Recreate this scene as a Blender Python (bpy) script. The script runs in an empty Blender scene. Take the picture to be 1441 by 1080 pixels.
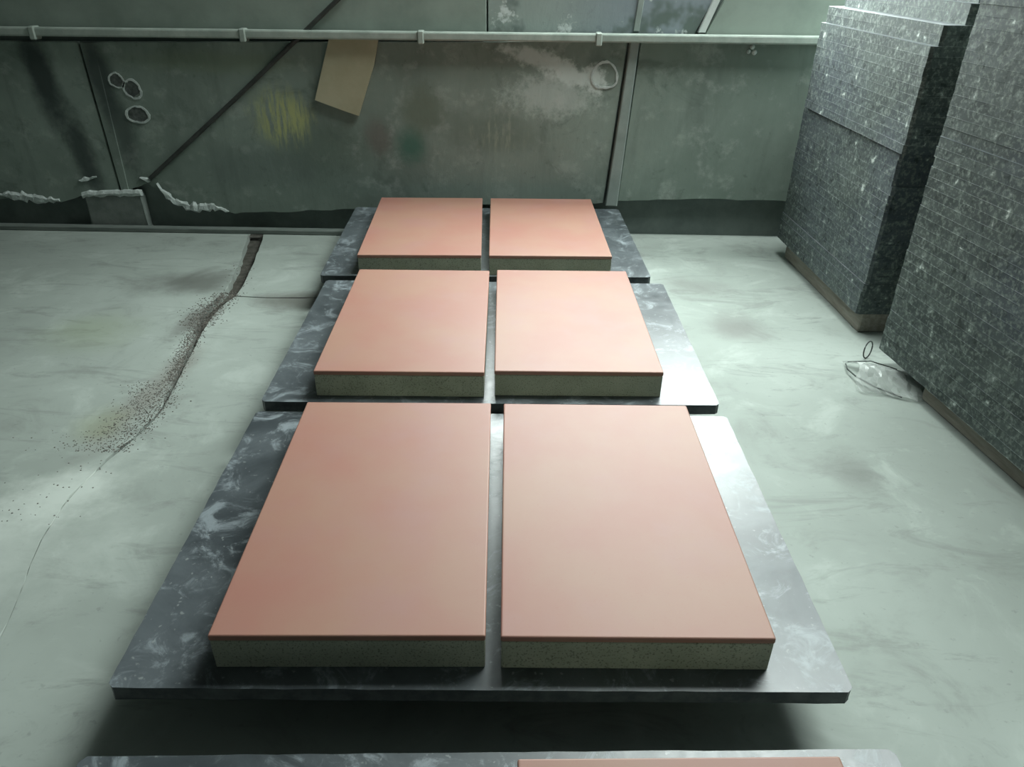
import bpy, bmesh, math, random
from mathutils import Matrix, Vector

S = bpy.context.scene
C = S.collection
PI = math.pi

# ------------------------------------------------------------------ camera
PITCH, ROLL, CAM_H = math.radians(30.02), math.radians(0.969), 1.0513
cam_data = bpy.data.cameras.new('camera')
cam_data.sensor_fit = 'HORIZONTAL'
cam_data.sensor_width = 36.0
cam_data.lens = 36.0 * 1060.0 / 1441.0
cam_data.clip_start = 0.02
cam = bpy.data.objects.new('camera', cam_data)
C.objects.link(cam)
fw = Vector((0, math.cos(PITCH), -math.sin(PITCH)))
rt0 = Vector((1, 0, 0))
up0 = Vector((0, math.sin(PITCH), math.cos(PITCH)))
rt = rt0 * math.cos(ROLL) + up0 * math.sin(ROLL)
up = up0 * math.cos(ROLL) - rt0 * math.sin(ROLL)
M = Matrix((rt, up, -fw)).transposed().to_4x4()
M.translation = Vector((0, 0, CAM_H))
cam.matrix_world = M
S.camera = cam

# ------------------------------------------------------------------ light
S.view_settings.view_transform = 'Standard'
S.view_settings.look = 'None'
S.view_settings.gamma = 1.0
S.view_settings.use_curve_mapping = False
S.view_settings.exposure = -0.12
world = bpy.data.worlds.new('overcast_sky')
S.world = world
world.use_nodes = True
bg = world.node_tree.nodes['Background']
bg.inputs['Color'].default_value = (0.90, 1.0, 0.97, 1)
bg.inputs['Strength'].default_value = 26.0

RX0, RX1, RY0, RY1, RZ = -3.0, 3.0, -2.6, 3.12, 3.0      # room
WB = (-0.25, 2.80, 0.95, 1.75)      # opening in the back wall: x0 x1 z0 z1
LO = (1.24, 2.80, 0.80, 0.95)        # lower part of that opening, behind the board stacks
SK = (0.5, 2.4, 2.0, 2.95)          # roof light: x0 x1 y0 y1


def portal(name, loc, rot, sx, sy):
    l = bpy.data.lights.new(name, 'AREA')
    l.shape = 'RECTANGLE'
    l.size, l.size_y = sx, sy
    l.cycles.is_portal = True
    o = bpy.data.objects.new(name, l)
    o.location, o.rotation_euler = loc, rot
    C.objects.link(o)


portal('window_back_offscreen', ((WB[0] + WB[1]) / 2, RY1 + 0.13, (WB[2] + WB[3]) / 2), (-PI / 2, 0, 0), WB[1] - WB[0], WB[3] - WB[2])
portal('window_back_sill_offscreen', ((LO[0] + LO[1]) / 2, RY1 + 0.13, (LO[2] + LO[3]) / 2), (-PI / 2, 0, 0), LO[1] - LO[0], LO[3] - LO[2])
portal('roof_light_offscreen', ((SK[0] + SK[1]) / 2, (SK[2] + SK[3]) / 2, RZ + 0.13), (0, 0, 0), SK[1] - SK[0], SK[3] - SK[2])


# ------------------------------------------------------------------ material helper
class NT:
    def __init__(self, name, rough=0.8, spec=0.3):
        self.m = bpy.data.materials.new(name)
        self.m.use_nodes = True
        self.t = self.m.node_tree
        self.b = self.t.nodes['Principled BSDF']
        self.b.inputs['Roughness'].default_value = rough
        self.b.inputs['Specular IOR Level'].default_value = spec
        tc = self.t.nodes.new('ShaderNodeTexCoord')
        self.co = tc.outputs['Object']
        self.sep = None

    def node(self, kind, **kw):
        n = self.t.nodes.new(kind)
        for k, v in kw.items():
            setattr(n, k, v)
        return n

    def put(self, sock, v):
        if isinstance(v, bpy.types.NodeSocket):
            self.t.links.new(v, sock)
        elif isinstance(v, (tuple, list)) and len(v) == 3 and sock.type == 'RGBA':
            sock.default_value = (*v, 1)
        else:
            sock.default_value = v

    def math(self, op, a, b=0.0, c=0.0, clamp=False):
        n = self.node('ShaderNodeMath', operation=op, use_clamp=clamp)
        self.put(n.inputs[0], a)
        self.put(n.inputs[1], b)
        self.put(n.inputs[2], c)
        return n.outputs[0]

    def shift(self, vec=None):          # a different patch of texture for every object
        oi = self.node('ShaderNodeObjectInfo')
        v = self.node('ShaderNodeVectorMath', operation='MULTIPLY_ADD')
        cb = self.node('ShaderNodeCombineXYZ')
        for i in range(3):
            self.t.links.new(oi.outputs['Random'], cb.inputs[i])
        self.t.links.new(cb.outputs[0], v.inputs[0])
        v.inputs[1].default_value = (37.0, 53.0, 71.0)
        self.t.links.new(vec or self.co, v.inputs[2])
        return v.outputs[0]

    def scaled(self, s, vec=None):
        v = self.node('ShaderNodeVectorMath', operation='MULTIPLY')
        self.t.links.new(vec or self.co, v.inputs[0])
        v.inputs[1].default_value = s
        return v.outputs[0]

    def noise(self, scale, detail=4.0, rough=0.55, vec=None, dist=0.0):
        n = self.node('ShaderNodeTexNoise')
        self.t.links.new(vec or self.co, n.inputs['Vector'])
        n.inputs['Scale'].default_value = scale
        n.inputs['Detail'].default_value = detail
        n.inputs['Roughness'].default_value = rough
        n.inputs['Distortion'].default_value = dist
        return n.outputs['Fac']

    def step(self, v, lo, hi):
        n = self.node('ShaderNodeMapRange', interpolation_type='SMOOTHSTEP')
        self.put(n.inputs['Value'], v)
        n.inputs['From Min'].default_value = lo
        n.inputs['From Max'].default_value = hi
        return n.outputs['Result']

    def mix(self, f, a, b):
        n = self.node('ShaderNodeMix', data_type='RGBA')
        self.put(n.inputs[0], f)
        self.put(n.inputs[6], a)
        self.put(n.inputs[7], b)
        return n.outputs[2]

    def xyz(self):
        if self.sep is None:
            n = self.node('ShaderNodeSeparateXYZ')
            self.t.links.new(self.co, n.inputs[0])
            self.sep = n.outputs
        return self.sep

    def blob(self, axes, c, r, rot=0.0, soft=0.6, wob=None, amp=0.0):
        """mask of a stain: ellipse at c with radii r in the plane of two axes, edge broken by noise"""
        s = self.xyz()
        u = self.math('SUBTRACT', s[axes[0]], c[0])
        v = self.math('SUBTRACT', s[axes[1]], c[1])
        cr, sr = math.cos(rot), math.sin(rot)
        p = self.math('ADD', self.math('MULTIPLY', u, cr / r[0]), self.math('MULTIPLY', v, sr / r[0]))
        q = self.math('ADD', self.math('MULTIPLY', u, -sr / r[1]), self.math('MULTIPLY', v, cr / r[1]))
        d = self.math('SQRT', self.math('ADD', self.math('MULTIPLY', p, p), self.math('MULTIPLY', q, q)))
        if wob is not None:
            d = self.math('ADD', d, self.math('MULTIPLY', self.math('SUBTRACT', wob, 0.5), amp))
        return self.math('SUBTRACT', 1.0, self.step(d, 1.0 - soft, 1.0))

    def bump(self, h, strength=0.3, dist=0.01):
        n = self.node('ShaderNodeBump')
        n.inputs['Strength'].default_value = strength
        n.inputs['Distance'].default_value = dist
        self.put(n.inputs['Height'], h)
        self.t.links.new(n.outputs[0], self.b.inputs['Normal'])

    def color(self, c):
        self.put(self.b.inputs['Base Color'], c)
        return self

    def rough(self, r):
        self.put(self.b.inputs['Roughness'], r)
        return self


def mul(n, a, k):
    return n.math('MULTIPLY', a, k)


def mat_floor():
    n = NT('pale_concrete', 0.68, 0.22)
    big = n.noise(1.1, 5, 0.6)
    mid = n.noise(5.0, 6, 0.65, dist=0.6)
    fine = n.noise(60.0, 3, 0.6)
    c = n.mix(n.step(big, 0.3, 0.7), (0.295, 0.33, 0.30), (0.39, 0.435, 0.40))
    c = n.mix(n.step(mid, 0.52, 0.75), c, (0.26, 0.285, 0.26))
    c = n.mix(mul(n, n.step(mid, 0.48, 0.28), 0.6), c, (0.47, 0.52, 0.48))
    drag = n.noise(3.2, 6, 0.7, vec=n.scaled((1.0, 3.4, 1.0)), dist=1.2)
    c = n.mix(mul(n, n.step(drag, 0.52, 0.68), 0.55), c, (0.22, 0.24, 0.22))
    c = n.mix(mul(n, n.step(fine, 0.62, 0.75), 0.35), c, (0.18, 0.2, 0.18))
    w = n.noise(7.0, 6, 0.65)
    # dirt round the broken joint, plus a darker patch beside the pallet
    for cc, r, rot, f, col in (((-1.16, 2.50), (0.30, 0.16), 0.1, 0.7, (0.10, 0.10, 0.09)),
                               ((-0.72, 2.36), (0.22, 0.13), 0.0, 0.75, (0.11, 0.105, 0.09)),
                               ((-1.02, 2.2), (0.07, 0.2), -0.15, 0.7, (0.11, 0.10, 0.09)),
                               ((-0.97, 1.75), (0.07, 0.45), -0.12, 0.6, (0.22, 0.205, 0.18)),
                               ((-1.31, 2.1), (0.22, 0.2), 0.0, 0.35, (0.25, 0.30, 0.17)),
                               ((0.72, 2.2), (0.14, 0.16), 0.0, 0.6, (0.20, 0.195, 0.185)),
                               ((0.80, 1.42), (0.10, 0.12), 0.6, 0.6, (0.19, 0.20, 0.185)),
                               ((0.66, 2.55), (0.2, 0.12), 0.0, 0.5, (0.2, 0.205, 0.19)),
                               ((-1.03, 1.58), (0.10, 0.12), 0.0, 0.4, (0.26, 0.28, 0.16))):
        c = n.mix(mul(n, n.blob((0, 1), cc, r, rot, 0.9, w, 1.1), f), c, col)
    # cement spill on the left
    for cc, r, rot, f in (((-0.97, 1.30), (0.22, 0.13), 0.7, 0.75), ((-1.05, 1.1), (0.35, 0.3), 0.3, 0.4)):
        c = n.mix(mul(n, n.blob((0, 1), cc, r, rot, 0.9, w, 1.4), f), c, (0.62, 0.67, 0.62))
    n.color(c)
    n.bump(n.math('ADD', n.noise(6.0, 2, 0.5), mul(n, fine, 0.06)), 0.25, 0.008)
    return n.m


def wall_base(name, a=(0.185, 0.23, 0.198), b=(0.28, 0.335, 0.292)):
    n = NT(name, 0.75, 0.3)
    big = n.noise(1.6, 5, 0.6)
    streak = n.noise(2.4, 6, 0.65, vec=n.scaled((3.0, 1.0, 0.55)), dist=0.5)
    mid = n.noise(9.0, 6, 0.7)
    c = n.mix(n.step(big, 0.28, 0.72), a, b)
    c = n.mix(mul(n, n.step(streak, 0.5, 0.72), 0.55), c, (0.15, 0.18, 0.16))
    c = n.mix(mul(n, n.step(mid, 0.52, 0.68), 0.5), c, (0.40, 0.44, 0.40))
    blot = n.noise(4.5, 6, 0.7, dist=0.8)
    c = n.mix(mul(n, n.step(blot, 0.54, 0.66), 0.5), c, (0.12, 0.15, 0.13))
    c = n.mix(mul(n, n.step(n.noise(22.0, 5, 0.7), 0.60, 0.70), 0.4), c, (0.10, 0.12, 0.11))
    n.bump(n.math('ADD', mul(n, streak, 0.6), mul(n, mid, 0.5)), 0.3, 0.01)
    return n, c


def mat_wall():
    n, c = wall_base('stained_cement_sheet')
    w = n.noise(8.0, 6, 0.7)
    w2 = n.noise(26.0, 5, 0.7)
    dark = (0.045, 0.058, 0.055)
    A = (0, 2)
    # (centre, radii, rotation, strength, colour, wobble amount)
    for cc, r, rot, f, col, amp in (
            ((-1.83, 0.60), (0.085, 0.30), 0.10, 0.95, dark, 0.9),
            ((-1.75, 0.30), (0.075, 0.26), 0.14, 0.85, dark, 0.9),
            ((-1.61, 0.62), (0.075, 0.24), 0.12, 0.85, dark, 0.6),
            ((-1.57, 0.40), (0.075, 0.24), 0.10, 0.65, dark, 0.8),
            ((-1.15, 0.66), (0.45, 0.06), 0.0, 0.35, (0.24, 0.29, 0.18), 0.8),
            ((-0.80, 0.34), (0.30, 0.14), 0.0, 0.4, (0.12, 0.16, 0.12), 0.9),
            ((-0.42, 0.36), (0.085, 0.10), 0.0, 0.75, (0.05, 0.15, 0.11), 0.9),
            ((-0.55, 0.39), (0.07, 0.10), 0.2, 0.5, (0.17, 0.125, 0.115), 0.8),
            ((-0.37, 0.50), (0.12, 0.14), 0.0, 0.5, (0.12, 0.14, 0.09), 0.9),
            ((-0.10, 0.42), (0.28, 0.13), 0.0, 0.45, (0.11, 0.14, 0.11), 1.0),
            ((-1.05, 0.26), (0.40, 0.12), 0.1, 0.4, (0.12, 0.15, 0.14), 1.0),
            ((0.30, 0.68), (0.05, 0.06), 0.0, 0.5, (0.10, 0.13, 0.12), 0.9)):
        c = n.mix(mul(n, n.blob(A, cc, r, rot, 0.75, w, amp), f), c, col)
    # splashed yellow paint running down
    run = n.noise(9.0, 5, 0.7, vec=n.scaled((6.0, 1.0, 0.8)))
    ym = mul(n, n.blob(A, (-0.93, 0.455), (0.15, 0.15), 0.0, 0.7, w, 0.9), n.step(run, 0.38, 0.56))
    c = n.mix(mul(n, ym, 0.9), c, (0.48, 0.50, 0.22))
    gm = mul(n, n.blob(A, (-0.08, 0.42), (0.16, 0.14), 0.0, 0.8, w, 0.9), n.step(run, 0.5, 0.66))
    c = n.mix(mul(n, gm, 0.6), c, (0.38, 0.42, 0.32))
    # lime bloom under the rail
    for cc, r, rot, f in (((0.08, 0.69), (0.20, 0.045), -0.2, 0.8), ((0.22, 0.63), (0.17, 0.05), -0.35, 0.95),
                          ((0.295, 0.625), (0.06, 0.06), 0.0, 0.95), ((0.14, 0.56), (0.24, 0.10), 0.0, 0.5)):
        c = n.mix(mul(n, n.blob(A, cc, r, rot, 0.7, w2, 1.9), f), c, (0.62, 0.68, 0.64))
    n.color(c)
    return n.m


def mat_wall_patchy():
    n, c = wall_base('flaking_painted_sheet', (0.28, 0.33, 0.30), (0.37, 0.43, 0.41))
    w = n.noise(9.0, 5, 0.7)
    bl = n.noise(4.0, 4, 0.6)
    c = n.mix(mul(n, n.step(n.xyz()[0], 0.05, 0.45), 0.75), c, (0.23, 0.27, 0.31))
    c = n.mix(n.step(bl, 0.52, 0.62), c, (0.13, 0.165, 0.15))
    c = n.mix(n.step(w, 0.57, 0.66), c, (0.62, 0.67, 0.65))
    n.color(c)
    return n.m


def mat_plain(name, a, b, scale=8.0, rough=0.7, spec=0.3, bump=0.2, stretch=None, metal=0.0):
    n = NT(name, rough, spec)
    v = n.scaled(stretch) if stretch else None
    f = n.noise(scale, 6, 0.65, vec=v)
    n.color(n.mix(n.step(f, 0.3, 0.7), a, b))
    n.b.inputs['Metallic'].default_value = metal
    if bump:
        n.bump(f, bump, 0.006)
    return n.m


def mat_pallet(name, dust=0.8):
    n = NT(name, 0.4, 0.85)
    v = n.shift()
    a = n.noise(3.0, 6, 0.65, vec=v, dist=1.5)
    b = n.noise(14.0, 8, 0.75, vec=v, dist=1.0)
    s = n.noise(90.0, 2, 0.5, vec=v)
    c = n.mix(n.step(a, 0.3, 0.7), (0.042, 0.051, 0.057), (0.11, 0.127, 0.137))
    c = n.mix(mul(n, n.step(b, 0.50, 0.66), dust), c, (0.27, 0.31, 0.33))
    c = n.mix(mul(n, n.step(s, 0.66, 0.74), 0.5), c, (0.34, 0.37, 0.36))
    n.color(c)
    n.rough(n.math('ADD', 0.16, mul(n, b, 0.40)))
    n.bump(n.noise(22.0, 1, 0.4, vec=v), 0.12, 0.0015)
    return n.m


def mat_board_edge():
    n = NT('chipped_board_edge', 0.7, 0.35)
    geo = n.node('ShaderNodeNewGeometry')
    v = geo.outputs['Position']              # flecks run on from board to board
    g = n.noise(34.0, 3, 0.6, vec=v, dist=0.15)
    h = n.noise(95.0, 3, 0.65, vec=v)
    l = n.noise(4.0, 4, 0.6, vec=n.shift())
    m = n.noise(2.2, 3, 0.5, vec=v)
    c = n.mix(n.step(l, 0.3, 0.7), (0.045, 0.058, 0.055), (0.085, 0.105, 0.098))
    c = n.mix(mul(n, n.step(m, 0.45, 0.7), 0.4), c, (0.085, 0.10, 0.135))
    c = n.mix(mul(n, n.step(h, 0.47, 0.68), 0.75), c, (0.20, 0.235, 0.21))
    c = n.mix(mul(n, n.step(g, 0.55, 0.70), 0.6), c, (0.25, 0.29, 0.265))
    c = n.mix(n.step(g, 0.67, 0.74), c, (0.55, 0.60, 0.56))
    c = n.mix(mul(n, n.step(g, 0.42, 0.30), 0.8), c, (0.022, 0.03, 0.028))
    n.color(c)
    n.bump(g, 0.3, 0.003)
    return n.m


def mat_tile_top():
    n = NT('red_wearing_layer', 0.52, 0.55)
    v = n.shift()
    a = n.noise(4.2, 4, 0.55, vec=v)
    b = n.noise(7.0, 4, 0.55, vec=v)
    s = n.noise(260.0, 2, 0.5, vec=v)
    c = n.mix(n.step(a, 0.3, 0.7), (0.345, 0.155, 0.118), (0.35, 0.192, 0.138))
    c = n.mix(mul(n, n.step(b, 0.45, 0.75), 0.7), c, (0.345, 0.175, 0.15))
    c = n.mix(mul(n, n.step(s, 0.6, 0.75), 0.2), c, (0.34, 0.13, 0.09))
    n.color(c)
    n.bump(s, 0.06, 0.0004)
    return n.m


def mat_tile_body(name, lo, hi):
    n = NT(name, 0.85, 0.2)
    v = n.shift()
    a = n.noise(10.0, 4, 0.6, vec=v)
    s = n.noise(330.0, 2, 0.6, vec=v)
    c = n.mix(n.step(a, 0.3, 0.7), lo, hi)
    c = n.mix(mul(n, n.step(s, 0.52, 0.70), 0.7), c, (0.12, 0.125, 0.10))
    n.color(c)
    n.bump(s, 0.4, 0.0015)
    return n.m


def mat_film():
    n = NT('clear_plastic_film', 0.22, 0.5)
    n.color((0.62, 0.66, 0.63))
    n.b.inputs['Alpha'].default_value = 0.38
    n.b.inputs['Transmission Weight'].default_value = 0.0
    f = n.noise(30.0, 3, 0.6)
    n.bump(f, 0.5, 0.006)
    return n.m


MAT = {
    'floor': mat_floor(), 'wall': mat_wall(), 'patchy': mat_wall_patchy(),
    'upper': mat_plain('cement_sheet_upper', (0.21, 0.255, 0.22), (0.30, 0.355, 0.31), 3.0, 0.75),
    'masonry': mat_plain('damp_masonry', (0.12, 0.145, 0.135), (0.18, 0.21, 0.195), 6.0, 0.9, 0.2, 0.5),
    'shell': mat_plain('grey_render', (0.10, 0.11, 0.105), (0.14, 0.15, 0.145), 3.0, 0.85),
    'dirt': mat_plain('dark_dirt', (0.06, 0.058, 0.05), (0.11, 0.105, 0.09), 40.0, 0.95, 0.1, 0.5),
    'rail': mat_plain('dusty_steel_tube', (0.30, 0.35, 0.31), (0.42, 0.47, 0.42), 14.0, 0.5, 0.5, 0.2),
    'rod': mat_plain('dark_rod', (0.04, 0.045, 0.04), (0.07, 0.075, 0.07), 20.0, 0.6),
    'card': mat_plain('tan_board', (0.40, 0.37, 0.25), (0.47, 0.44, 0.31), 6.0, 0.8, 0.2, 0.15),
    'plaster': mat_plain('crumbled_white_plaster', (0.45, 0.50, 0.48), (0.68, 0.73, 0.70), 45.0, 0.9, 0.2, 0.8),
    'block': mat_plain('grey_concrete_block', (0.16, 0.185, 0.17), (0.24, 0.265, 0.245), 14.0, 0.85, 0.2, 0.4),
    'timber': mat_plain('weathered_timber', (0.22, 0.20, 0.17), (0.33, 0.31, 0.27), 8.0, 0.85, 0.2, 0.3, (9.0, 1.0, 9.0)),
    'batten': mat_plain('grey_batten', (0.13, 0.155, 0.14), (0.20, 0.225, 0.205), 9.0, 0.75, 0.3, 0.2, (1.0, 8.0, 8.0)),
    'strip': mat_plain('pale_cover_strip', (0.24, 0.285, 0.26), (0.32, 0.36, 0.335), 9.0, 0.7, 0.3, 0.2),
    'white_strip': mat_plain('white_cover_strip', (0.5, 0.55, 0.52), (0.62, 0.66, 0.63), 12.0, 0.7),
    'hole': mat_plain('bare_aggregate', (0.08, 0.09, 0.085), (0.15, 0.165, 0.155), 60.0, 0.95, 0.1, 0.6),
    'pallet': mat_pallet('dark_pallet_board'), 'board_face': mat_pallet('smooth_pallet_face', 0.2),
    'pallet_edge': mat_plain('dark_pallet_edge', (0.042, 0.051, 0.057), (0.09, 0.105, 0.11), 30.0, 0.5, 0.4, 0.3),
    'edge': mat_board_edge(), 'red': mat_tile_top(), 'core': mat_tile_body('grey_tile_core', (0.36, 0.38, 0.30), (0.46, 0.48, 0.39)),
    'film': mat_film(),
    'grit': mat_plain('dark_grit', (0.09, 0.085, 0.075), (0.22, 0.205, 0.18), 60.0, 0.95),
    'wire': mat_plain('grey_cord', (0.05, 0.06, 0.055), (0.09, 0.10, 0.095), 40.0, 0.6),
}


# ------------------------------------------------------------------ mesh helpers
def add_box(bm, lo, hi):
    r = bmesh.ops.create_cube(bm, size=1.0)
    for v in r['verts']:
        v.co = Vector([lo[i] + (v.co[i] + 0.5) * (hi[i] - lo[i]) for i in range(3)])
    return r['verts']


def bevel(bm, w, seg=2):
    bmesh.ops.bevel(bm, geom=bm.edges[:], offset=w, segments=seg, affect='EDGES', profile=0.5, clamp_overlap=True)


def to_mesh(name, bm, *mats):
    bmesh.ops.recalc_face_normals(bm, faces=bm.faces[:])
    me = bpy.data.meshes.new(name)
    bm.to_mesh(me)
    bm.free()
    for m in mats:
        me.materials.append(MAT[m])
    return me


def link(name, me, parent=None, loc=(0, 0, 0), rot=(0, 0, 0)):
    o = bpy.data.objects.new(name, me)
    C.objects.link(o)
    o.parent = parent
    o.location, o.rotation_euler = loc, rot
    return o


def tag(o, label=None, cat=None, group=None, kind=None):
    for k, v in (('label', label), ('category', cat), ('group', group), ('kind', kind)):
        if v:
            o[k] = v
    return o


def box_obj(name, lo, hi, mat, parent=None, bev=0.0, seg=2):
    bm = bmesh.new()
    add_box(bm, lo, hi)
    if bev:
        bevel(bm, bev, seg)
    return link(name, to_mesh(name, bm, mat), parent)


def prism(name, pts, axis, a, b, mat, parent=None, bev=0.0):
    """polygon of 2-D points swept along an axis (1: points are x,z; 2: points are x,y) from a to b"""
    bm = bmesh.new()

    def P(p, t):
        return (p[0], t, p[1]) if axis == 1 else (p[0], p[1], t)
    va = [bm.verts.new(P(p, a)) for p in pts]
    vb = [bm.verts.new(P(p, b)) for p in pts]
    bm.faces.new(va)
    top = bm.faces.new(list(reversed(vb)))
    n = len(pts)
    for i in range(n):
        bm.faces.new((va[i], vb[i], vb[(i + 1) % n], va[(i + 1) % n]))
    if bev:
        bmesh.ops.bevel(bm, geom=list(top.edges), offset=bev, segments=1, affect='EDGES', clamp_overlap=True)
    bmesh.ops.triangulate(bm, faces=[f for f in bm.faces if len(f.verts) > 4])
    return link(name, to_mesh(name, bm, mat), parent)


def tube(bm, pts, r, n=8, closed=False):
    pts = [Vector(p) for p in pts]
    rings = []
    for i, p in enumerate(pts):
        if closed:
            d = pts[(i + 1) % len(pts)] - pts[i - 1]
        else:
            d = pts[min(i + 1, len(pts) - 1)] - pts[max(i - 1, 0)]
        d.normalize()
        a = d.orthogonal() if abs(d.z) > 0.95 else d.cross(Vector((0, 0, 1)))
        a.normalize()
        b = d.cross(a)
        rings.append([bm.verts.new(p + (a * math.cos(2 * PI * k / n) + b * math.sin(2 * PI * k / n)) * r) for k in range(n)])
    m = len(rings)
    for i in range(m if closed else m - 1):
        A, B = rings[i], rings[(i + 1) % m]
        for k in range(n):
            bm.faces.new((A[k], A[(k + 1) % n], B[(k + 1) % n], B[k]))
    if not closed:
        bm.faces.new(rings[0])
        bm.faces.new(list(reversed(rings[-1])))


def ragged(pts, step, amp, rng):
    """resample a polyline and shake it"""
    out = []
    for (a, b) in zip(pts[:-1], pts[1:]):
        L = math.dist(a, b)
        k = max(1, int(L / step))
        for i in range(k):
            t = i / k
            out.append((a[0] + (b[0] - a[0]) * t + rng.uniform(-amp, amp), a[1] + (b[1] - a[1]) * t + rng.uniform(-amp, amp)))
    out.append(pts[-1])
    return out


# ------------------------------------------------------------------ room shell
rng = random.Random(4)
floor = tag(box_obj('floor', (RX0 - .2, RY0 - .2, -0.14), (RX1 + .2, RY1 + .3, -0.03), 'dirt'), kind='structure')
# broken joint between the slabs, from the back wall towards the left foreground
J = [(-1.12, 3.30), (-1.085, 3.10), (-1.045, 2.90), (-1.005, 2.667), (-0.975, 2.463), (-0.982, 2.37), (-0.995, 2.28), (-0.982, 2.145),
     (-0.957, 1.977), (-0.932, 1.807), (-0.907, 1.659), (-0.912, 1.558), (-0.928, 1.496), (-0.950, 1.395), (-0.960, 1.262),
     (-0.945, 1.154), (-0.903, 0.983), (-0.881, 0.902), (-0.86, 0.3), (-0.90, -0.6), (-0.95, -2.8)]
JW = [0.045, 0.045, 0.042, 0.036, 0.034, 0.036, 0.030, 0.018, 0.010, 0.008, 0.008, 0.009, 0.006, 0.003, 0.002, 0.002, 0.0015, 0.001, 0.001, 0.001, 0.001]
left_edge = ragged([(p[0] - w, p[1]) for p, w in zip(J, JW)], 0.03, 0.004, rng)
right_edge = ragged([(p[0] + w * 0.5, p[1]) for p, w in zip(J, JW)], 0.03, 0.003, rng)
left_poly = [(RX0 - .2, 3.30)] + left_edge + [(RX0 - .2, -2.8)]
prism('slab', left_poly, 2, -0.05, 0.0, 'floor', floor, 0.003)
kj = min(range(len(right_edge)), key=lambda i: abs(right_edge[i][1] - 2.39))
cut = ragged([(right_edge[kj][0], 2.39), (-0.85, 2.38), (-0.5, 2.40)], 0.03, 0.003, rng)
patch = right_edge[:kj] + cut + [(-0.5, 3.30)]
prism('slab', patch, 2, -0.05, 0.0, 'floor', floor, 0.003)
main = [(p[0], p[1] - 0.006) for p in cut] + [(-0.494, 3.30), (RX1 + .2, 3.30), (RX1 + .2, -2.8)] + list(reversed(right_edge[kj + 1:]))
prism('slab', main, 2, -0.05, 0.0, 'floor', floor, 0.003)


def frame_wall(name, lo, hi, holes, axes, mat):
    """wall box with rectangular openings (a0, a1, b0, b1) in its two in-plane axes"""
    bm = bmesh.new()
    a, b = axes
    A = sorted({lo[a], hi[a]} | {v for h in holes for v in h[:2]})
    B = sorted({lo[b], hi[b]} | {v for h in holes for v in h[2:]})
    for a0, a1 in zip(A[:-1], A[1:]):
        for b0, b1 in zip(B[:-1], B[1:]):
            ca, cb = (a0 + a1) / 2, (b0 + b1) / 2
            if any(h[0] < ca < h[1] and h[2] < cb < h[3] for h in holes):
                continue
            l, h = list(lo), list(hi)
            l[a], h[a], l[b], h[b] = a0, a1, b0, b1
            add_box(bm, l, h)
    return tag(link(name, to_mesh(name, bm, mat)), kind='structure')


T = 0.16
wall_back = frame_wall('wall_back', (RX0 - T, RY1, 0), (RX1 + T, RY1 + T, RZ), (WB, LO), (0, 2), 'masonry')
tag(box_obj('wall_right', (RX1, RY0 - T, 0), (RX1 + T, RY1, RZ), 'shell'), kind='structure')
tag(box_obj('wall_left', (RX0 - T, RY0 - T, 0), (RX0, RY1, RZ), 'shell'), kind='structure')
tag(box_obj('wall_front', (RX0, RY0 - T, 0), (RX1, RY0, RZ), 'shell'), kind='structure')
frame_wall('ceiling', (RX0 - T, RY0 - T, RZ), (RX1 + T, RY1 + T, RZ + T), (SK,), (0, 1), 'shell')

# cement sheets on the back wall, broken along their lower edge
PY = 3.09
low = [(-2.98, 0.09), (-2.3, 0.105), (-2.06, 0.125), (-1.98, 0.112), (-1.90, 0.108), (-1.80, 0.135), (-1.64, 0.15)]
prism('wall_panel', ragged(low, 0.03, 0.006, rng) + [(-1.662, 0.722), (-2.98, 0.716)], 1, RY1, PY, 'wall', wall_back, 0.002)
low = [(-1.625, 0.15), (-1.52, 0.19), (-1.475, 0.165), (-1.43, 0.125), (-1.36, 0.085), (-1.28, 0.09), (-1.18, 0.07), (-0.9, 0.085), (-0.5, 0.11), (0.0, 0.13), (0.365, 0.14)]
prism('wall_panel', ragged(low, 0.03, 0.005, rng) + [(0.412, 0.757), (-0.1, 0.745), (-1.646, 0.722)], 1, RY1, PY, 'wall', wall_back, 0.002)
low = [(0.425, 0.15), (0.8, 0.165), (1.4, 0.16), (2.98, 0.16)]
prism('wall_panel', ragged(low, 0.04, 0.003, rng) + [(2.98, 0.76), (0.462, 0.76)], 1, RY1, PY, 'wall', wall_back, 0.002)
prism('joint_strip', [(0.374, 0.13), (0.424, 0.13), (0.456, 0.76), (0.422, 0.76)], 1, RY1, PY - 0.012, 'strip', wall_back, 0.004)
prism('joint_strip', [(-1.632, 0.16), (-1.60, 0.16), (-1.60, 0.722), (-1.653, 0.722)], 1, RY1, PY - 0.003, 'wall', wall_back, 0.002)
box_obj('wall_panel', (-2.98, PY + 0.006, 0.762), (-0.118, RY1, 0.95), 'upper', wall_back, 0.003)
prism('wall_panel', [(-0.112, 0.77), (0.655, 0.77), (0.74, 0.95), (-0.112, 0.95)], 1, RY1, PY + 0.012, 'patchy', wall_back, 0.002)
prism('wall_panel', [(0.695, 0.77), (1.235, 0.77), (1.235, 0.95), (0.78, 0.95)], 1, RY1, PY + 0.008, 'upper', wall_back, 0.002)
prism('joint_strip', [(0.672, 0.79), (0.697, 0.79), (0.755, 0.95), (0.73, 0.95)], 1, RY1, PY - 0.004, 'white_strip', wall_back, 0.002)
prism('joint_strip', [(0.43, 0.79), (0.452, 0.79), (0.466, 0.95), (0.444, 0.95)], 1, RY1, PY + 0.004, 'strip', wall_back, 0.002)


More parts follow.
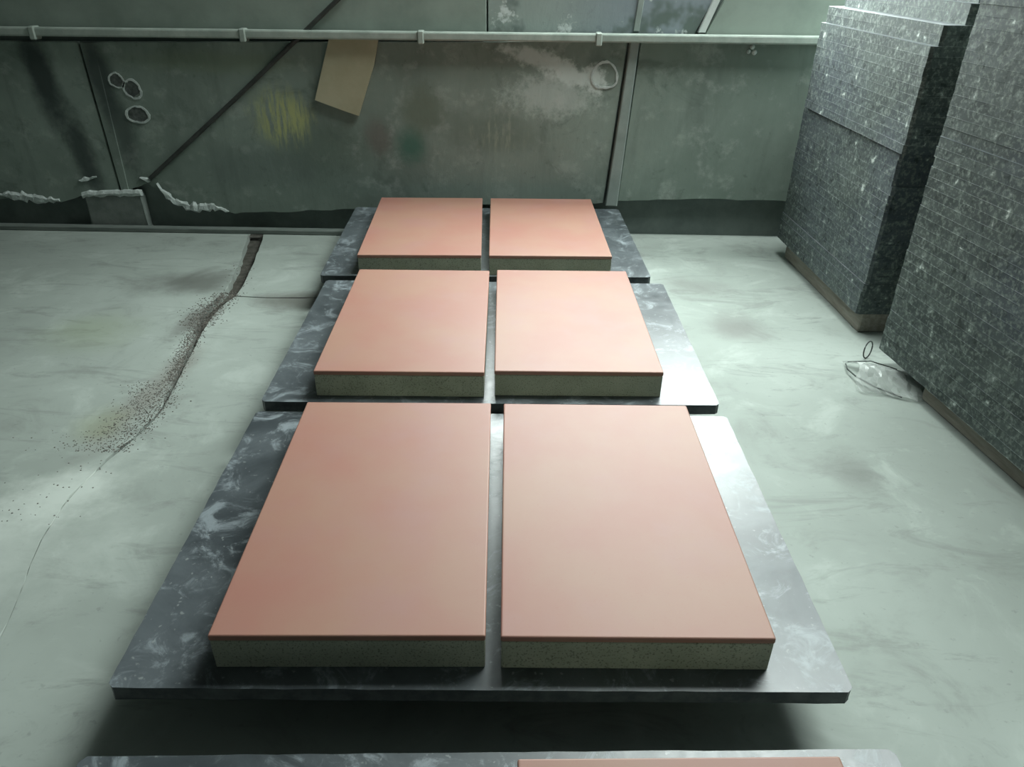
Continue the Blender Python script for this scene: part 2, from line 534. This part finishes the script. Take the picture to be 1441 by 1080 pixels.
def rough_disc(name, cx, cz, rx, rz, y0, y1, mat, parent, seed, inner=None, n=30):
    """ragged plate or ring standing on the wall face"""
    g = random.Random(seed)
    bm = bmesh.new()
    ph = [g.uniform(0, 6.28) for _ in range(3)]

    def R(a, k):
        return k * (1 + 0.07 * math.sin(2 * a + ph[0]) + 0.05 * math.sin(3 * a + ph[1]) + g.uniform(-0.05, 0.05))
    outer_f, outer_b, inn_f, inn_b = [], [], [], []
    for i in range(n):
        a = 2 * PI * i / n
        k = R(a, 1.0)
        x, z = cx + rx * k * math.cos(a), cz + rz * k * math.sin(a)
        outer_f.append(bm.verts.new((x, y0, z)))
        outer_b.append(bm.verts.new((x, y1, z)))
        if inner:
            k2 = k * inner * g.uniform(0.93, 1.04)
            x, z = cx + rx * k2 * math.cos(a), cz + rz * k2 * math.sin(a)
            inn_f.append(bm.verts.new((x, y0, z)))
            inn_b.append(bm.verts.new((x, y1, z)))
    if not inner:
        bm.faces.new(outer_f)
        bm.faces.new(list(reversed(outer_b)))
    for i in range(n):
        j = (i + 1) % n
        bm.faces.new((outer_f[i], outer_b[i], outer_b[j], outer_f[j]))
        if inner:
            bm.faces.new((outer_f[i], outer_f[j], inn_f[j], inn_f[i]))
            bm.faces.new((outer_b[j], outer_b[i], inn_b[i], inn_b[j]))
            bm.faces.new((inn_f[i], inn_f[j], inn_b[j], inn_b[i]))
    return link(name, to_mesh(name, bm, mat), parent)


for i, (cx, cz, rx, rz) in enumerate(((-1.546, 0.588, 0.030, 0.030), (-1.492, 0.557, 0.036, 0.038), (-1.492, 0.462, 0.046, 0.036))):
    rough_disc('chipped_rim', cx, cz, rx, rz, PY - 0.003, PY + 0.004, 'plaster', wall_back, 11 + i, inner=0.82)
    rough_disc('chipped_hole', cx, cz, rx * 0.78, rz * 0.78, PY - 0.001, PY + 0.004, 'hole', wall_back, 31 + i)
rough_disc('chipped_rim', 0.335, 0.635, 0.048, 0.055, PY - 0.003, PY + 0.004, 'plaster', wall_back, 51, inner=0.84)


def crumb_strip(pts, w, seed):
    """ragged raised line of white plaster along a broken edge"""
    g = random.Random(seed)
    P = ragged(pts, 0.014, 0.003, g)
    bm = bmesh.new()
    rows = []
    for i, p in enumerate(P):
        t = i / (len(P) - 1)
        k = w * (0.25 + 0.75 * math.sin(PI * min(1, max(0, t)))) * g.uniform(0.5, 1.3)
        q = P[min(i + 1, len(P) - 1)]
        o = P[max(i - 1, 0)]
        d = Vector((q[0] - o[0], q[1] - o[1])).normalized()
        nx, nz = -d.y, d.x
        rows.append([bm.verts.new((p[0] + nx * s * k, PY + 0.004 - h, p[1] + nz * s * k)) for s, h in ((-0.8, 0), (-0.45, 0.010 * g.uniform(.6, 1.2)), (0.3, 0.012 * g.uniform(.4, 1.2)), (1.0, 0))])
    for A, B in zip(rows[:-1], rows[1:]):
        for k in range(3):
            bm.faces.new((A[k], B[k], B[k + 1], A[k + 1]))
        bm.faces.new((A[3], B[3], B[0], A[0]))
    bm.faces.new(rows[0])
    bm.faces.new(rows[-1])
    return link('crumbled_edge', to_mesh('crumbled_edge', bm, 'plaster'), wall_back)


crumb_strip([(-2.15, 0.135), (-2.06, 0.127), (-1.98, 0.116), (-1.90, 0.114)], 0.030, 1)
crumb_strip([(-1.80, 0.195), (-1.72, 0.215)], 0.012, 2)
crumb_strip([(-1.54, 0.215), (-1.50, 0.20)], 0.014, 3)
crumb_strip([(-1.475, 0.195), (-1.455, 0.15), (-1.42, 0.118), (-1.36, 0.092), (-1.27, 0.098), (-1.20, 0.078)], 0.028, 4)

# ------------------------------------------------------------------ things along the wall
rail = bpy.data.objects.new('wall_rail', None)
C.objects.link(rail)
rail.location = (0, PY - 0.02, 0.77)
tag(rail, 'dusty grey steel tube running level along the back wall', 'rail')
bm = bmesh.new()
add_box(bm, (-2.98, -0.020, -0.018), (2.98, 0.020, 0.012))
bevel(bm, 0.006, 2)
for v in bm.verts:
    v.co.z += 0.005 * v.co.x
link('tube', to_mesh('rail_tube', bm, 'rail'), rail)
for x in (-1.80, -1.02, -0.36, 0.30):
    bm = bmesh.new()
    add_box(bm, (x - 0.012, -0.025, -0.03 + 0.005 * x), (x + 0.012, 0.021, 0.016 + 0.005 * x))
    bevel(bm, 0.004, 1)
    link('clamp', to_mesh('rail_clamp', bm, 'rail'), rail)

bm = bmesh.new()
tube(bm, [(-0.60, PY - 0.012, 0.93), (-0.663, PY - 0.011, 0.878), (-1.08, PY - 0.010, 0.54), (-1.496, PY - 0.009, 0.214)], 0.0085, 10)
tag(link('leaning_rod', to_mesh('leaning_rod', bm, 'rod')), 'thin dark rod leaning diagonally across the back wall behind the rail', 'rod')

bm = bmesh.new()
fr = [(-0.705, 0.752), (-0.522, 0.748), (-0.545, 0.66), (-0.618, 0.474), (-0.66, 0.487), (-0.784, 0.53)]
va = [bm.verts.new((x, PY - 0.014, z)) for x, z in fr]
vb = [bm.verts.new((x, PY - 0.004, z)) for x, z in fr]
bm.faces.new(va)
bm.faces.new(list(reversed(vb)))
for i in range(len(fr)):
    j = (i + 1) % len(fr)
    bm.faces.new((va[i], vb[i], vb[j], va[j]))
tag(link('tan_board', to_mesh('tan_board', bm, 'card')), 'slanted tan board fixed on the back wall below the rail', 'board')

bm = bmesh.new()
r = add_box(bm, (-1.785, 3.072, 0.0), (-1.545, PY + 0.03, 0.150))
bevel(bm, 0.010, 2)
g = random.Random(8)
for v in bm.verts:
    v.co += Vector((g.uniform(-.004, .004), g.uniform(-.003, .003), g.uniform(-.003, .003) if v.co.z > 0.02 else 0))
blk = bpy.data.objects.new('concrete_block', None)
C.objects.link(blk)
tag(blk, 'chipped grey concrete block at the foot of the back wall', 'block')
link('block_body', to_mesh('block_body', bm, 'block'), blk)
bm = bmesh.new()
P = ragged([(-1.79, 0.148), (-1.70, 0.153), (-1.60, 0.156), (-1.545, 0.158)], 0.015, 0.003, g)
rows = []
for x, z in P:
    k = g.uniform(0.5, 1.2)
    rows.append([bm.verts.new((x, y, zz)) for y, zz in ((3.069, z - 0.016 * k), (3.064, z - 0.004), (3.068, z + 0.008 * k), (3.09, z + 0.006), (3.092, z - 0.02))])
for A, B in zip(rows[:-1], rows[1:]):
    for k in range(5):
        bm.faces.new((A[k], B[k], B[(k + 1) % 5], A[(k + 1) % 5]))
bm.faces.new(rows[0])
bm.faces.new(rows[-1])
link('mortar_crust', to_mesh('mortar_crust', bm, 'plaster'), blk)

bm = bmesh.new()
add_box(bm, (-2.6, -0.018, 0.0), (0.95, 0.018, 0.020))
bevel(bm, 0.003, 1)
tag(link('floor_batten', to_mesh('floor_batten', bm, 'batten'), None, (-0.95, 3.048, 0), (0, 0, 0.0)), 'long grey batten lying on the floor along the back wall', 'batten')

bm = bmesh.new()
for (dx, dz, rr) in ((0, 0.012, 0.009), (-0.012, -0.004, 0.008), (0.010, -0.006, 0.010)):
    q = bmesh.ops.create_icosphere(bm, subdivisions=2, radius=rr)
    bmesh.ops.translate(bm, verts=q['verts'], vec=(0.881 + dx, PY - 0.003, 0.732 + dz))
link('mortar_lump', to_mesh('mortar_lump', bm, 'plaster'), wall_back)

# ------------------------------------------------------------------ pallets and tiles
PW, PL, PT = 1.08, 0.745, 0.025
PTOP = 0.122
TW, TL, TH, TR = 0.40, 0.645, 0.068, 0.011


def board_mesh(name, seed, chip, mats):
    g = random.Random(seed)
    bm = bmesh.new()
    n = 26
    outline = []

    def side(a, b):
        for i in range(n):
            t = i / n
            outline.append((a[0] + (b[0] - a[0]) * t, a[1] + (b[1] - a[1]) * t))
    hw, hl, c = PW / 2, PL / 2, 0.008
    corners = [(-hw + c, -hl), (hw - c, -hl), (hw, -hl + c), (hw, hl - c), (hw - c, hl), (-hw + c, hl), (-hw, hl - c), (-hw, -hl + c)]
    for i in range(8):
        a, b = corners[i], corners[(i + 1) % 8]
        if i % 2 == 0:
            side(a, b)
        else:
            outline.append(a)
    e = 0.0006
    levels = ((0.0, e), (e, 0.0), (PT - e, 0.0), (PT, e))
    rings = []
    off = [(g.uniform(-chip, chip * 0.3), g.uniform(-chip, chip * 0.3)) for _ in outline]
    for li, (z, inset) in enumerate(levels):
        ring = []
        for (x, y), (o1, o2) in zip(outline, off):
            o = (o1 if li < 2 else o2) - inset
            ring.append(bm.verts.new((x + math.copysign(o, x) * (abs(x) > hw - c - 1e-6), y + math.copysign(o, y) * (abs(y) > hl - c - 1e-6), z)))
        rings.append(ring)
    m = len(outline)
    for A, B in zip(rings[:-1], rings[1:]):
        for i in range(m):
            f = bm.faces.new((A[i], A[(i + 1) % m], B[(i + 1) % m], B[i]))
            f.material_index = 1
    bm.faces.new(list(reversed(rings[0])))
    bm.faces.new(rings[-1])
    return to_mesh(name, bm, *mats)


pallet_me = board_mesh('pallet', 1, 0.0012, ('pallet', 'pallet_edge'))
bm = bmesh.new()
add_box(bm, (-0.045, -0.26, 0), (0.045, 0.26, PTOP - PT))
bevel(bm, 0.004, 1)
bearer_me = to_mesh('bearer', bm, 'timber')

bm = bmesh.new()
add_box(bm, (-TW / 2 + .001, -TL / 2 + .001, 0), (TW / 2 - .001, TL / 2 - .001, TH - TR))
bevel(bm, 0.0015, 1)
core_me = to_mesh('tile_core', bm, 'core')
bm = bmesh.new()
add_box(bm, (-TW / 2, -TL / 2, TH - TR), (TW / 2, TL / 2, TH))
bevel(bm, 0.0028, 3)
red_me = to_mesh('tile_face', bm, 'red')
for p in red_me.polygons:
    p.use_smooth = False

PLACES = (('in front of the row', -0.007, 0.25, 0.028), ('carrying the tile pair closest to the lone tile', -0.040, 1.094, 0.012),
          ('in the middle of the row of three', -0.054, 1.886, 0.016), ('closest to the back wall', -0.101, 2.678, 0.030))
PLAB = ('dark pallet board under the single red tile that has no neighbour',
        'dark pallet board with two red tiles, between the lone tile and the middle pair',
        'dark pallet board with two red tiles, second from the back wall',
        'dark pallet board with two red tiles, right in front of the back wall')
WHICH = ('the pallet with a single tile', 'the pallet that adjoins the single-tile pallet', 'the pallet second from the back wall', 'the pallet at the back wall')
for i, (nm, x, y, a) in enumerate(PLACES):
    o = link('pallet', pallet_me, None, (x, y, PTOP - PT), (0, 0, a))
    tag(o, PLAB[i], 'pallet', 'pallets laid out in a row on the floor')
    for s in (-1, 1):
        b = link('bearer', bearer_me, None, (x + s * 0.33 * math.cos(a), y + s * 0.33 * math.sin(a), 0), (0, 0, a))
        tag(b, 'timber bearer under ' + WHICH[i] + (', board stack side' if s > 0 else ', cracked joint side'), 'timber', 'bearers under the pallets')

TILES = (
    (0.223, 0.2535, 0.027, 'pinkish red paving tile lying alone on its pallet'),
    (-0.2386, 1.0777, 0.0204, 'red paving tile of the pair farthest from the back wall, on the cracked joint side'),
    (0.1862, 1.0831, 0.0113, 'red paving tile of the pair farthest from the back wall, on the board stack side'),
    (-0.2703, 1.8593, 0.0158, 'red paving tile of the middle pair, on the cracked joint side'),
    (0.1527, 1.8739, 0.0165, 'red paving tile of the middle pair, on the board stack side'),
    (-0.318, 2.6323, 0.0366, 'red paving tile of the pair by the back wall, on the cracked joint side'),
    (0.1103, 2.6443, 0.0254, 'red paving tile of the pair by the back wall, on the board stack side'),
)
for i, (x, y, a, lab) in enumerate(TILES):
    t = bpy.data.objects.new('paving_tile', None)
    C.objects.link(t)
    t.location, t.rotation_euler = (x, y, PTOP), (0, 0, a)
    tag(t, lab, 'tile', 'red paving tiles on the pallets')
    tag(link('concrete_core', core_me, t), 'grey concrete core')
    tag(link('coloured_face', red_me, t), 'pinkish red face layer')

# ------------------------------------------------------------------ stacks of boards
ORD = {1: 'st', 2: 'nd', 3: 'rd'}


def ordinal(n):
    return '%d%s' % (n, 'th' if 10 <= n % 100 <= 20 else ORD.get(n % 10, 'th'))


variants = [board_mesh('stack_board', 20 + k, 0.0012, ('board_face', 'edge')) for k in range(6)]


def stack(bl, ang, z0, pitch, count, shift, where, group, seed):
    """bl: back-left corner of the lowest board; ang: heading of its sides; shift(i) -> extra (x, y, turn)"""
    g = random.Random(seed)
    ca, sa = math.cos(ang), math.sin(ang)
    ux, uy = Vector((ca, sa, 0)), Vector((-sa, ca, 0))
    c = Vector((bl[0], bl[1], 0)) + ux * (PW / 2) - uy * (PL / 2)
    for i in range(count):
        dx, dy, da = shift(i)
        k = 0.7 if g.random() < 0.2 else 0.15
        p = c + ux * (dx + k * g.uniform(-.003, .003)) + uy * (dy + k * g.uniform(-.004, .004))
        o = link('stack_board', variants[g.randrange(6)], None, (p.x, p.y, z0 + i * pitch), (0, 0, ang + da + k * g.uniform(-.004, .004) + (PI if g.random() < .5 else 0)))
        pos = 'topmost' if i == count - 1 else ('lowest' if i == 0 else ordinal(i + 1) + ' from the bottom')
        tag(o, 'dark speckled pallet board, %s of %s' % (pos, where), 'board', group)
    return c, ux, uy


def far_shift(i):
    if i < 20:
        return (0.006 if i > 3 else 0.0, 0.0, 0.0)
    if i < 31:
        return (-0.008, -0.035, 0.0)
    k = (i - 31) // 2
    return (((0.010, -0.03, 0.006), (0.068, -0.02, 0.012), (0.100, -0.01, 0.0), (0.140, -0.01, 0.0))[min(k, 3)])


cF, uF, vF = stack((1.0497, 2.916), math.radians(2.4), 0.070, 0.02506, 37, far_shift, 'the stack beside the back wall', 'boards stacked beside the back wall', 3)
cN, uN, vN = stack((1.070, 1.975), math.radians(7.0), 0.055, 0.02506, 38, lambda i: ((0.0, 0.0, 0.0) if i < 24 else (0.004, 0.004, 0.0)), 'the stack touching plastic film', 'boards stacked next to the plastic film', 5)


def stack_bearer(c, ux, uy, off, l0, l1, h, ang, label, mat):
    bm = bmesh.new()
    add_box(bm, (-0.045, l0, 0), (0.045, l1, h))
    bevel(bm, 0.004, 1)
    p = c + ux * off
    tag(link('stack_bearer', to_mesh('stack_bearer', bm, mat), None, (p.x, p.y, 0), (0, 0, ang)), label, 'timber', 'bearers under the board stacks')


for off, l in ((-0.47, 'open edge'), (0.40, 'far edge')):
    stack_bearer(cF, uF, vF, off, -0.36, 0.32, 0.070, math.radians(2.4), 'timber bearer under the %s of the stack beside the back wall' % l, 'timber')
    stack_bearer(cN, uN, vN, off, -0.36, 0.17, 0.055, math.radians(7.0), 'timber bearer under the %s of the stack touching plastic film' % l, 'timber')

# ------------------------------------------------------------------ small things on the floor
g = random.Random(77)
film = bpy.data.objects.new('plastic_film', None)
C.objects.link(film)
film.location = (1.035, 1.895, 0)
tag(film, 'crumpled clear plastic film on the floor under the corner of a board stack', 'plastic film')
bm = bmesh.new()
NX, NY = 14, 12
grid = []
for i in range(NX):
    row = []
    for j in range(NY):
        u, v = i / (NX - 1), j / (NY - 1)
        x = -0.06 + 0.16 * u + 0.02 * math.sin(5 * v)
        y = 0.075 - 0.17 * v - 0.05 * u
        z = 0.004 + 0.034 * math.sin(PI * v) * (0.35 + 0.65 * abs(math.sin(2.5 * u + 1.0))) + g.uniform(0, 0.006)
        row.append(bm.verts.new((x + g.uniform(-.004, .004), y + g.uniform(-.004, .004), z)))
    grid.append(row)
for i in range(NX - 1):
    for j in range(NY - 1):
        bm.faces.new((grid[i][j], grid[i + 1][j], grid[i + 1][j + 1], grid[i][j + 1]))
sheet = link('sheet', to_mesh('film_sheet', bm, 'film'), film)
bm = bmesh.new()
for j in (0, 5, NY - 1):
    pass
tube(bm, [(-0.055, 0.06, 0.008), (-0.066, 0.02, 0.012), (-0.062, -0.03, 0.016), (-0.03, -0.08, 0.012), (0.03, -0.125, 0.006)], 0.0022, 6)
tube(bm, [(-0.05, 0.062, 0.014), (0.0, 0.03, 0.034), (0.06, -0.01, 0.03)], 0.0016, 6)
link('folded_rim', to_mesh('folded_rim', bm, 'wire'), film)
bm = bmesh.new()
tube(bm, [(1.060 + 0.014 * math.cos(t), 2.005 + 0.006 * math.cos(t), 0.030 + 0.028 * math.sin(t)) for t in [2 * PI * k / 20 for k in range(20)]], 0.0020, 6, closed=True)
tag(link('cord_loop', to_mesh('cord_loop', bm, 'wire')), 'small dark cord loop standing by the crumpled plastic film', 'cord')

bm = bmesh.new()
bmesh.ops.create_icosphere(bm, subdivisions=1, radius=1.0)
bm.verts.index_update()
ICO_V = [v.co.copy() for v in bm.verts]
ICO_F = [[v.index for v in f.verts] for f in bm.faces]
bm.free()
GV, GF = [], []


def stone(p, r):
    k = (g.uniform(.7, 1.3), g.uniform(.7, 1.3), g.uniform(.4, .9))
    b = len(GV)
    GV.extend((p[0] + v.x * r * k[0], p[1] + v.y * r * k[1], p[2] + v.z * r * k[2]) for v in ICO_V)
    GF.extend([b + q for q in f] for f in ICO_F)


def joint_x(y):
    for a, b in zip(J[:-1], J[1:]):
        if b[1] <= y <= a[1]:
            t = (a[1] - y) / (a[1] - b[1])
            return a[0] + (b[0] - a[0]) * t
    return J[-1][0]


for k in range(4200):
    y = g.uniform(1.46, 2.42) if g.random() < 0.94 else g.uniform(1.2, 2.7)
    w = 0.028 if y > 2.15 else (0.014 if y > 1.8 else 0.022)
    x = joint_x(y) - 0.014 + g.gauss(0, w)
    if y < 1.8 and g.random() < .5:
        x -= g.uniform(0.02, 0.085)
    if y < 1.55 and g.random() < .25:
        x += g.gauss(-0.05, 0.06)
    stone((x, y, 0.0002), g.uniform(0.0008, 0.0022) * (1.25 if y > 2.15 else 1.0))
me = bpy.data.meshes.new('grit')
me.from_pydata(GV, [], GF)
me.materials.append(MAT['grit'])
tag(link('grit', me), 'dark crumbled grit scattered along the broken floor joint', 'grit', kind='stuff')
